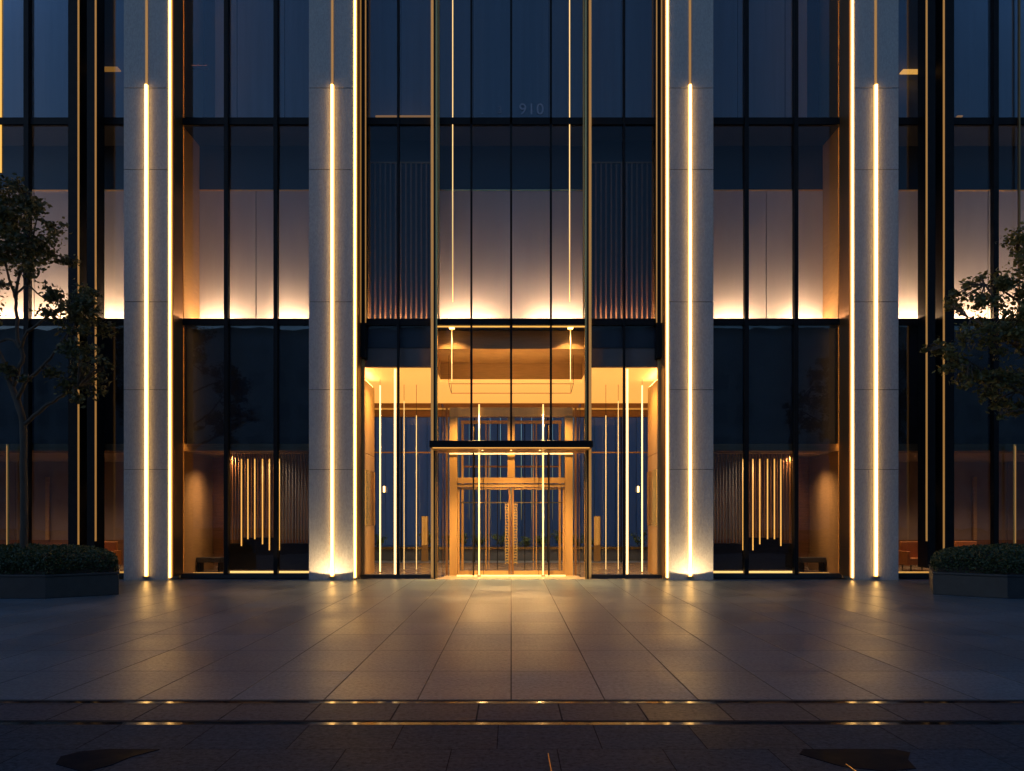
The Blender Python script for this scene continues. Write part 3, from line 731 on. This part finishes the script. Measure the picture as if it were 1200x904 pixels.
plant_labels = {}
spots = [(-57, 'leftmost'), (-11, None), (17, None), (57, None), (-157, None), (-98, None), (98, None), (150, None), (-70, None), (-38, None), (36, None), (78, None)]
spots = sorted(u for u, _ in spots)
names = ['far left end of the lobby view', 'left lobby glass near the entrance fin', 'dark gap left of the portal', 'left sidelight of the doors',
         'gap between left sidelight and left door', 'left door leaf next to its handle', 'right door leaf next to its handle', 'middle of the right door leaf',
         'right sidelight of the doors', 'dark gap right of the portal', 'right lobby glass near the entrance fin', 'far right end of the lobby view']
for u, nm in zip(spots, names):
    x = ux(u, 32.3)
    e = empty('courtyard_plant', (x, 32.3, zz(643, 32) + .02), 'green plant on the courtyard wall, seen through the ' + nm, 'plant', 'small plants on the courtyard planter wall')
    mb = MB(); st = MB()
    z0 = zz(643, 32) + .015
    hh = random.uniform(.4, .68)
    for k in range(9):
        tip = Vector((x + random.uniform(-.34, .34), 32.3 + random.uniform(-.2, .2), z0 + hh * random.uniform(.55, 1)))
        st.tube([(x, 32.3, z0), tuple((Vector((x, 32.3, z0)) + tip) / 2 + Vector((0, 0, .05))), tuple(tip)], [.008, .006, .003], 5)
        for j in range(26):
            t = random.uniform(.35, 1.05)
            c = Vector((x, 32.3, z0)).lerp(tip, t) + Vector([random.gauss(0, .045) for _ in range(3)])
            leaf_quad(mb, c, .05)
    mb.build('foliage', leaf_mat('plant_leaf', (0.09, 0.14, 0.04), (0.22, 0.26, 0.07)) if 'plant_leaf' not in bpy.data.materials else bpy.data.materials['plant_leaf'], e)
    st.build('stem', bark, e)
# patterned gold courtyard panels, sparkle reflections painted as glowing cells
for s, side in ((-1, 'left'), (1, 'right')):
    x = s * ux(101, 31.2)
    e = empty('sparkle_screen', (x, 31.2, 0), 'gold screen with painted sparkle reflections seen through the %s lobby glass beside the entrance fin' % side, 'lantern', 'gold screens with painted sparkles')
    mb = MB()
    for i in range(4):
        for j in range(26):
            z = .6 + j * .04 + (.02 if i % 2 else 0)
            mb.box(x - .10 + i * .05, x - .10 + i * .05 + .018, 31.17, 31.19, z, z + .022)
    mb.build('sparkle_cells', led_gold, e)
    P('panel', bronze_bright, x - .13, x + .12, 31.191, 31.23, 0.0, 1.66, e)

# ------------------------------------------------------------------ planters, hedges, trees
def octagon(cx, cy, h, c):
    return [(cx - h + c, cy - h), (cx + h - c, cy - h), (cx + h, cy - h + c), (cx + h, cy + h - c), (cx + h - c, cy + h), (cx - h + c, cy + h), (cx - h, cy + h - c), (cx - h, cy - h + c)]
PLP = [(9.27, 17.0), (12.6, 17.0), (13.6, 18.2), (13.4, 20.2), (12.4, 20.9), (9.5, 20.7), (8.22, 17.92)]
def planter(s, side):
    dx = 0.62 if s > 0 else 0.0
    cx, cy = 10.75, 18.95
    def poly(k): return [(s * (cx + dx + (x - cx) * k), cy + (y - cy) * k) for x, y in (PLP if s < 0 else PLP[::-1])][::-1]
    e = empty('stone_planter', (s * (cx + dx), cy, 0), 'low black angular stone planter at the %s edge of the plaza' % side, 'planter', 'black stone planters at the plaza edges')
    MB().prism(poly(.992), 0.0, 0.43).build('box', planterm, e, 0.01)
    MB().prism(poly(1.0), 0.432, 0.475).build('rim', planterm, e, 0.008)
    MB().prism(poly(.93), 0.476, 0.50).build('soil', soil, e)
    he = empty('clipped_hedge', (s * (cx + dx), cy, 0.5), 'dark clipped hedge mounded over the %s black planter' % side, 'hedge', 'clipped hedges in the planters')
    P2 = [(x - cx, y - cy) for x, y in PLP]
    def radius(th):
        d = (math.cos(th), math.sin(th)); best = 9
        for i in range(len(P2)):
            a, b_ = P2[i], P2[(i + 1) % len(P2)]
            ex, ey = b_[0] - a[0], b_[1] - a[1]
            den = d[0] * ey - d[1] * ex
            if abs(den) < 1e-9: continue
            t = (a[0] * ey - a[1] * ex) / den; q = (a[0] * d[1] - a[1] * d[0]) / den
            if t > 0 and -1e-6 <= q <= 1 + 1e-6: best = min(best, t)
        return best
    base = MB(); k = 48; rings = 12
    def surf(th, t):
        rad = radius(th) * 0.955 * math.sin(t * math.pi / 2) ** .85
        x, y = cx + math.cos(th) * rad, cy + math.sin(th) * rad
        z = 0.47 + 0.50 * math.cos(t * math.pi / 2) ** .55
        z += 0.05 * noise.noise(Vector((x * 1.7, y * 1.7, s))) + 0.02 * noise.noise(Vector((x * 6, y * 6, s)))
        return Vector((s * (x + dx), y, z))
    for i in range(rings + 1):
        for j in range(k):
            p = surf(2 * math.pi * j / k, i / rings); p.z -= .05
            base.v.append(tuple(p))
    for i in range(rings):
        for j in range(k):
            base.f.append((i * k + j, i * k + (j + 1) % k, (i + 1) * k + (j + 1) % k, (i + 1) * k + j))
    base.build('inner_growth', soil, he)
    mb = MB()
    for i in range(24000):
        t = math.sqrt(random.random()); th = random.uniform(0, 2 * math.pi)
        p = surf(th, t) + Vector([random.gauss(0, .02) for _ in range(3)])
        p.z = max(p.z, .485)
        leaf_quad(mb, p, random.uniform(.028, .05), elong=1.5)
    mb.build('foliage', hedge_leaf, he)
planter(-1, 'left'); planter(1, 'right')

def tree(Y, trunk_pts, branches, clumps, lab, depth_seed, dens=430, lm_=None):
    rnd = random.Random(depth_seed)
    base = trunk_pts[0]
    w = lambda px, py, dy=0: Vector((ux(px - 599, Y), Y + dy, zz(py, Y)))
    b0 = w(base[0], base[1])
    e = empty('plaza_tree', tuple(b0), lab, 'tree', 'trees in the black planters')
    def smooth(pts):
        out = []
        P_ = [pts[0]] + pts + [pts[-1]]
        for i in range(1, len(P_) - 2):
            for t in (0, .25, .5, .75):
                a, b, c, d = P_[i - 1], P_[i], P_[i + 1], P_[i + 2]
                out.append(0.5 * ((2 * b) + (c - a) * t + (2 * a - 5 * b + 4 * c - d) * t * t + (3 * b - a - 3 * c + d) * t ** 3))
        out.append(pts[-1]); return out
    tp = smooth([w(x, y, dy) for x, y, r, dy in trunk_pts])
    n = len(tp)
    def interp(vals, n):
        return [vals[int(i * (len(vals) - 1) / (n - 1))] * (1 - (i * (len(vals) - 1) / (n - 1)) % 1) + vals[min(len(vals) - 1, int(i * (len(vals) - 1) / (n - 1)) + 1)] * ((i * (len(vals) - 1) / (n - 1)) % 1) for i in range(n)]
    MB().tube([tuple(p + Vector((rnd.gauss(0, .006), rnd.gauss(0, .006), 0))) for p in tp], interp([q[2] for q in trunk_pts], n), 10).build('trunk', bark, e, smooth=True)
    allp = list(tp)
    for br in branches:
        bp = smooth([w(x, y, dy) for x, y, r, dy in br])
        MB().tube([tuple(p + Vector([rnd.gauss(0, .008) for _ in range(3)])) for p in bp], interp([q[2] for q in br], len(bp)), 8).build('branch', bark, e, smooth=True)
        allp += bp
    mb = MB(); wood_faces = set()
    for (px, py, r) in clumps:
        near = None
        dy = rnd.uniform(-.7, .7)
        c = w(px, py)
        near = min(allp, key=lambda q: (q - c).length)
        c.y = near.y + rnd.uniform(-.5, .5)
        rm = r * Y / F
        sub = []
        for k in range(7):
            d = Vector((rnd.gauss(0, 1), rnd.gauss(0, 1), rnd.gauss(0, .75))).normalized() * rm * rnd.uniform(.25, .95)
            sub.append(c + d)
            mid = near.lerp(c + d, .5) + Vector((0, 0, rnd.uniform(-.06, .1)))
            nv = len(mb.f); mb.tube([tuple(near), tuple(mid), tuple(c + d)], [.016, .011, .004], 5); wood_faces.update(range(nv, len(mb.f)))
            for j in range(int(dens * (rm / .5) ** 2 / 7)):
                q = c + d + Vector((rnd.gauss(0, rm * .30), rnd.gauss(0, rm * .30), rnd.gauss(0, rm * .2)))
                random_state = rnd.random()
                leaf_quad(mb, q, rnd.uniform(.035, .085))
    cr = mb.build('crown', lm_ or leaf, e); cr.data.materials.append(bark)
    for i in wood_faces: cr.data.polygons[i].material_index = 1
    return e

left_trunk = [(28, 652, .085, 0), (28, 600, .078, 0), (28, 550, .074, 0), (27, 497, .072, 0), (19, 470, .07, .05), (9, 450, .06, .1), (1, 425, .045, .15), (-20, 390, .035, .2), (-45, 345, .02, .3)]
left_br = [[(28, 498, .05, 0), (40, 490, .042, -.05), (58, 478, .036, -.15), (75, 468, .028, -.2), (100, 455, .012, -.3)],
           [(19, 468, .05, .05), (33, 450, .04, -.1), (52, 436, .035, -.2), (68, 422, .028, -.3), (83, 402, .018, -.35), (105, 380, .01, -.4)],
           [(12, 452, .05, .1), (22, 432, .045, .0), (27, 418, .042, 0), (21, 398, .04, 0), (20, 375, .036, 0), (19, 350, .034, 0), (22, 325, .028, 0), (35, 290, .018, 0), (45, 250, .01, 0)],
           [(24, 408, .036, 0), (33, 393, .032, -.1), (50, 383, .028, -.2), (66, 374, .022, -.3), (100, 362, .01, -.3)],
           [(24, 410, .034, 0), (12, 398, .03, .1), (0, 396, .026, .2), (-25, 405, .018, .3), (-50, 400, .012, .4)],
           [(19, 352, .03, 0), (8, 325, .026, .1), (-5, 290, .02, .2), (-20, 250, .012, .2)],
           [(20, 345, .024, 0), (38, 338, .02, -.2), (58, 352, .014, -.3), (80, 358, .008, -.3)]]
left_clumps = [(8, 225, 22), (2, 250, 30), (40, 245, 20), (22, 275, 28), (52, 290, 24), (60, 265, 12), (35, 305, 18), (3, 300, 28), (0, 340, 18), (30, 225, 12), (67, 300, 12), (45, 325, 12),
               (75, 352, 14), (98, 350, 18), (118, 368, 20), (95, 378, 20), (128, 385, 12), (75, 380, 12), (62, 352, 10),
               (105, 415, 18), (125, 425, 16), (92, 432, 18), (110, 448, 18), (72, 440, 12), (85, 455, 14), (138, 432, 7), (104, 470, 10), (8, 432, 14), (45, 450, 7), (112, 395, 13),
               (-30, 250, 40), (-60, 300, 45), (-40, 360, 32), (-70, 400, 38), (-30, 210, 26), (-90, 340, 30), (-95, 270, 30)]
tree(18.3, left_trunk, left_br, left_clumps, 'leafy tree with forked trunk rising from the left planter hedge', 3, 590, leaf_mat('dark_tree_leaf', (0.022, 0.034, 0.012), (0.10, 0.10, 0.032)))
right_trunk = [(1230, 652, .09, 0), (1231, 600, .085, 0), (1228, 540, .08, 0), (1226, 490, .075, 0), (1232, 440, .065, 0), (1236, 380, .05, 0), (1230, 320, .03, 0), (1225, 270, .015, 0)]
right_br = [[(1227, 495, .05, 0), (1205, 470, .042, -.1), (1180, 455, .036, -.2), (1150, 440, .028, -.3), (1120, 425, .018, -.35), (1092, 412, .008, -.4)],
            [(1230, 460, .045, 0), (1210, 430, .038, -.1), (1180, 405, .03, -.2), (1150, 385, .02, -.25), (1125, 375, .01, -.3)],
            [(1234, 410, .04, 0), (1215, 370, .03, .1), (1190, 345, .022, .15), (1160, 330, .012, .2)],
            [(1234, 360, .03, 0), (1215, 320, .022, .1), (1195, 290, .012, .1)],
            [(1232, 430, .04, 0), (1255, 390, .03, .2), (1280, 360, .02, .3), (1300, 330, .01, .3)],
            [(1215, 480, .03, 0), (1195, 482, .022, -.2), (1178, 484, .012, -.3), (1164, 488, .006, -.3)]]
right_clumps = [(1190, 282, 15), (1197, 300, 13), (1160, 318, 13), (1183, 335, 18), (1135, 342, 13), (1150, 355, 16), (1196, 345, 16), (1168, 345, 13), (1125, 360, 12),
                (1082, 412, 6), (1100, 408, 13), (1122, 398, 17), (1150, 402, 22), (1180, 402, 24), (1105, 430, 14), (1128, 440, 17), (1155, 445, 20), (1185, 445, 22), (1110, 455, 8),
                (1166, 490, 6), (1178, 470, 14), (1195, 478, 12), (1148, 465, 10), (1172, 375, 16), (1195, 375, 18), (1140, 380, 12), (1098, 420, 10),
                (1230, 330, 38), (1250, 400, 45), (1230, 275, 28), (1270, 460, 36), (1290, 340, 42), (1225, 440, 28)]
tree(18.3, right_trunk, right_br, right_clumps, 'broad leafy tree reaching in from the right edge over the right planter', 5, 640)

# ------------------------------------------------------------------ seen lamps, and spots added to brighten surfaces
def lamp(name, kind, loc, energy, col, **kw):
    d = bpy.data.lights.new(name, kind); o = bpy.data.objects.new(name, d); COL.objects.link(o)
    d.energy = energy; d.color = col; o.location = loc
    for k, v in kw.items(): setattr(d, k, v)
    return o
# uplight at the foot of each inner column's strip
for s in (-1, 1):
    cx = s * ux(209.5, 22)
    o = lamp('column_uplight', 'SPOT', (cx, 21.5, 0.03), 100, (1.0, 0.66, 0.3), spot_size=R(154), spot_blend=0.06, shadow_soft_size=0.02)
    o.rotation_euler = (R(180 - 0), 0, 0)
    P('beam_light', emis('beam_light', AMBER, 1.6), s * 0.04, s * 2.0, 22.84, 22.87, BAND_Z0 - 0.024, BAND_Z0 - 0.004)
    o = lamp('added_bulkhead_spot', 'SPOT', (s * .9, 23.7, pz(478) + .05), 90, (1.0, 0.55, 0.18), spot_size=R(150), spot_blend=0.8, shadow_soft_size=0.06)  # added unseen spot brightening bulkhead and beam soffit
    o.rotation_euler = (R(165), 0, 0)
    o = lamp('added_plant_spot', 'SPOT', (s * 2.2, 30.7, 5.0), 420, (1.0, 0.8, 0.45), spot_size=R(90), spot_blend=0.7, shadow_soft_size=0.06)  # added unseen spot brightening the courtyard plants
    o.rotation_euler = (R(22), 0, 0)
    # entrance downlights over the pendants
    o = lamp('beam_downlight', 'SPOT', (s * ux(69.5, 23.0), 22.92, BAND_Z0 - 0.06), 170, (1.0, 0.55, 0.18), spot_size=R(120), spot_blend=0.6, shadow_soft_size=0.05)
for x, en, tl in ((-0.75, 1000, 10), (0.0, 1150, 0), (0.75, 1000, 10)):
    o = lamp('added_canopy_spot', 'SPOT', (x, 22.3, CAN_Z - 0.06), en, (1.0, 0.56, 0.19), spot_size=R(140), spot_blend=0.9, shadow_soft_size=0.05)  # added, stands in for lobby light spilling onto the plaza
    o.rotation_euler = (R(-tl), 0, 0)

# ceiling downlights of the ground floor rooms, plus added spots
for s in (-1, 1):
    lamp('added_slat_spot', 'SPOT', (s * 6.6, 23.32, ROOMC - .03), 85, (1.0, 0.56, 0.26), spot_size=R(150), spot_blend=0.8, shadow_soft_size=0.08)  # added unseen spot brightening the slats
for s in (-1, 1):
    for x, y, en in ((7.8, 23.8, 400), (6.9, 25.9, 60), (10.8, 24.4, 240), (12.6, 24.4, 240), (14.6, 24.4, 240)):
        lamp('room_downlight', 'SPOT', (s * x, y, ROOMC - 0.03), en, (1.0, 0.56, 0.27), spot_size=R(140), spot_blend=0.8, shadow_soft_size=0.06)
        MB().cyl(s * x, y, ROOMC - 0.02, ROOMC - 0.001, .06, 14).build('downlight_trim', brass, B)
    lamp('added_panel_spot', 'SPOT', (s * 3.2, 24.0, LC - .03), 650, (1.0, 0.55, 0.18), spot_size=R(140), spot_blend=0.7, shadow_soft_size=0.06)  # added unseen spot brightening the side panels
    lamp('added_portal_spot', 'SPOT', (s * 1.0, 23.0, 4.7), 560, (1.0, 0.55, 0.18), spot_size=R(140), spot_blend=0.7, shadow_soft_size=0.05)  # added spot in mid-air brightening the portal, no fixture

# ------------------------------------------------------------------ dark town across the street, only seen mirrored in the glass
far = mat('far_facade', (0.42, 0.43, 0.45), 0.8, 0, 0.2, .3)
for i, (x0, x1, y, h, lab) in enumerate(((-120, -50.5, -70, 27, 'dark low office block across the street, mirrored in the left windows'),
        (-50, -8.5, -64, 25.8, 'dark broad office block across the street, mirrored left of the entrance'),
        (-8, 36.5, -66, 26.2, 'dark long office block across the street, mirrored in the entrance glass'),
        (37, 120, -66, 26.2, 'dark tall office block across the street, mirrored in the right windows'))):
    e = empty('street_building', ((x0 + x1) / 2, y, 0), lab, 'building', 'buildings across the street')
    box('wall', far, e, x0, x1, y - 15, y, 0, h)
    box('roof', far, e, x0 + 3, x1 - 6, y - 12, y - 4, h, h + 0.25)
    for f in range(5):
        mb = MB()
        for k in range(int((x1 - x0) / 3) - 1):
            mb.box(x0 + 1.5 + k * 3, x0 + 3.3 + k * 3, y + .001, y + .06, 1.5 + f * 4.2, 3.6 + f * 4.2)
        mb.build('window_row', mat('far_window', (0.30, 0.31, 0.33), 0.6), e)

# ------------------------------------------------------------------ render settings
S.view_settings.view_transform = 'Standard'; S.view_settings.look = 'None'
S.view_settings.gamma = 1; S.view_settings.exposure = 0; S.view_settings.use_curve_mapping = False
c = S.cycles
c.use_denoising = True
try: c.denoiser = 'OPENIMAGEDENOISE'
except Exception: pass
c.max_bounces = 8; c.diffuse_bounces = 3; c.glossy_bounces = 4; c.transmission_bounces = 4; c.transparent_max_bounces = 24
c.caustics_reflective = False; c.caustics_refractive = False
c.sample_clamp_indirect = 4; c.use_light_tree = True
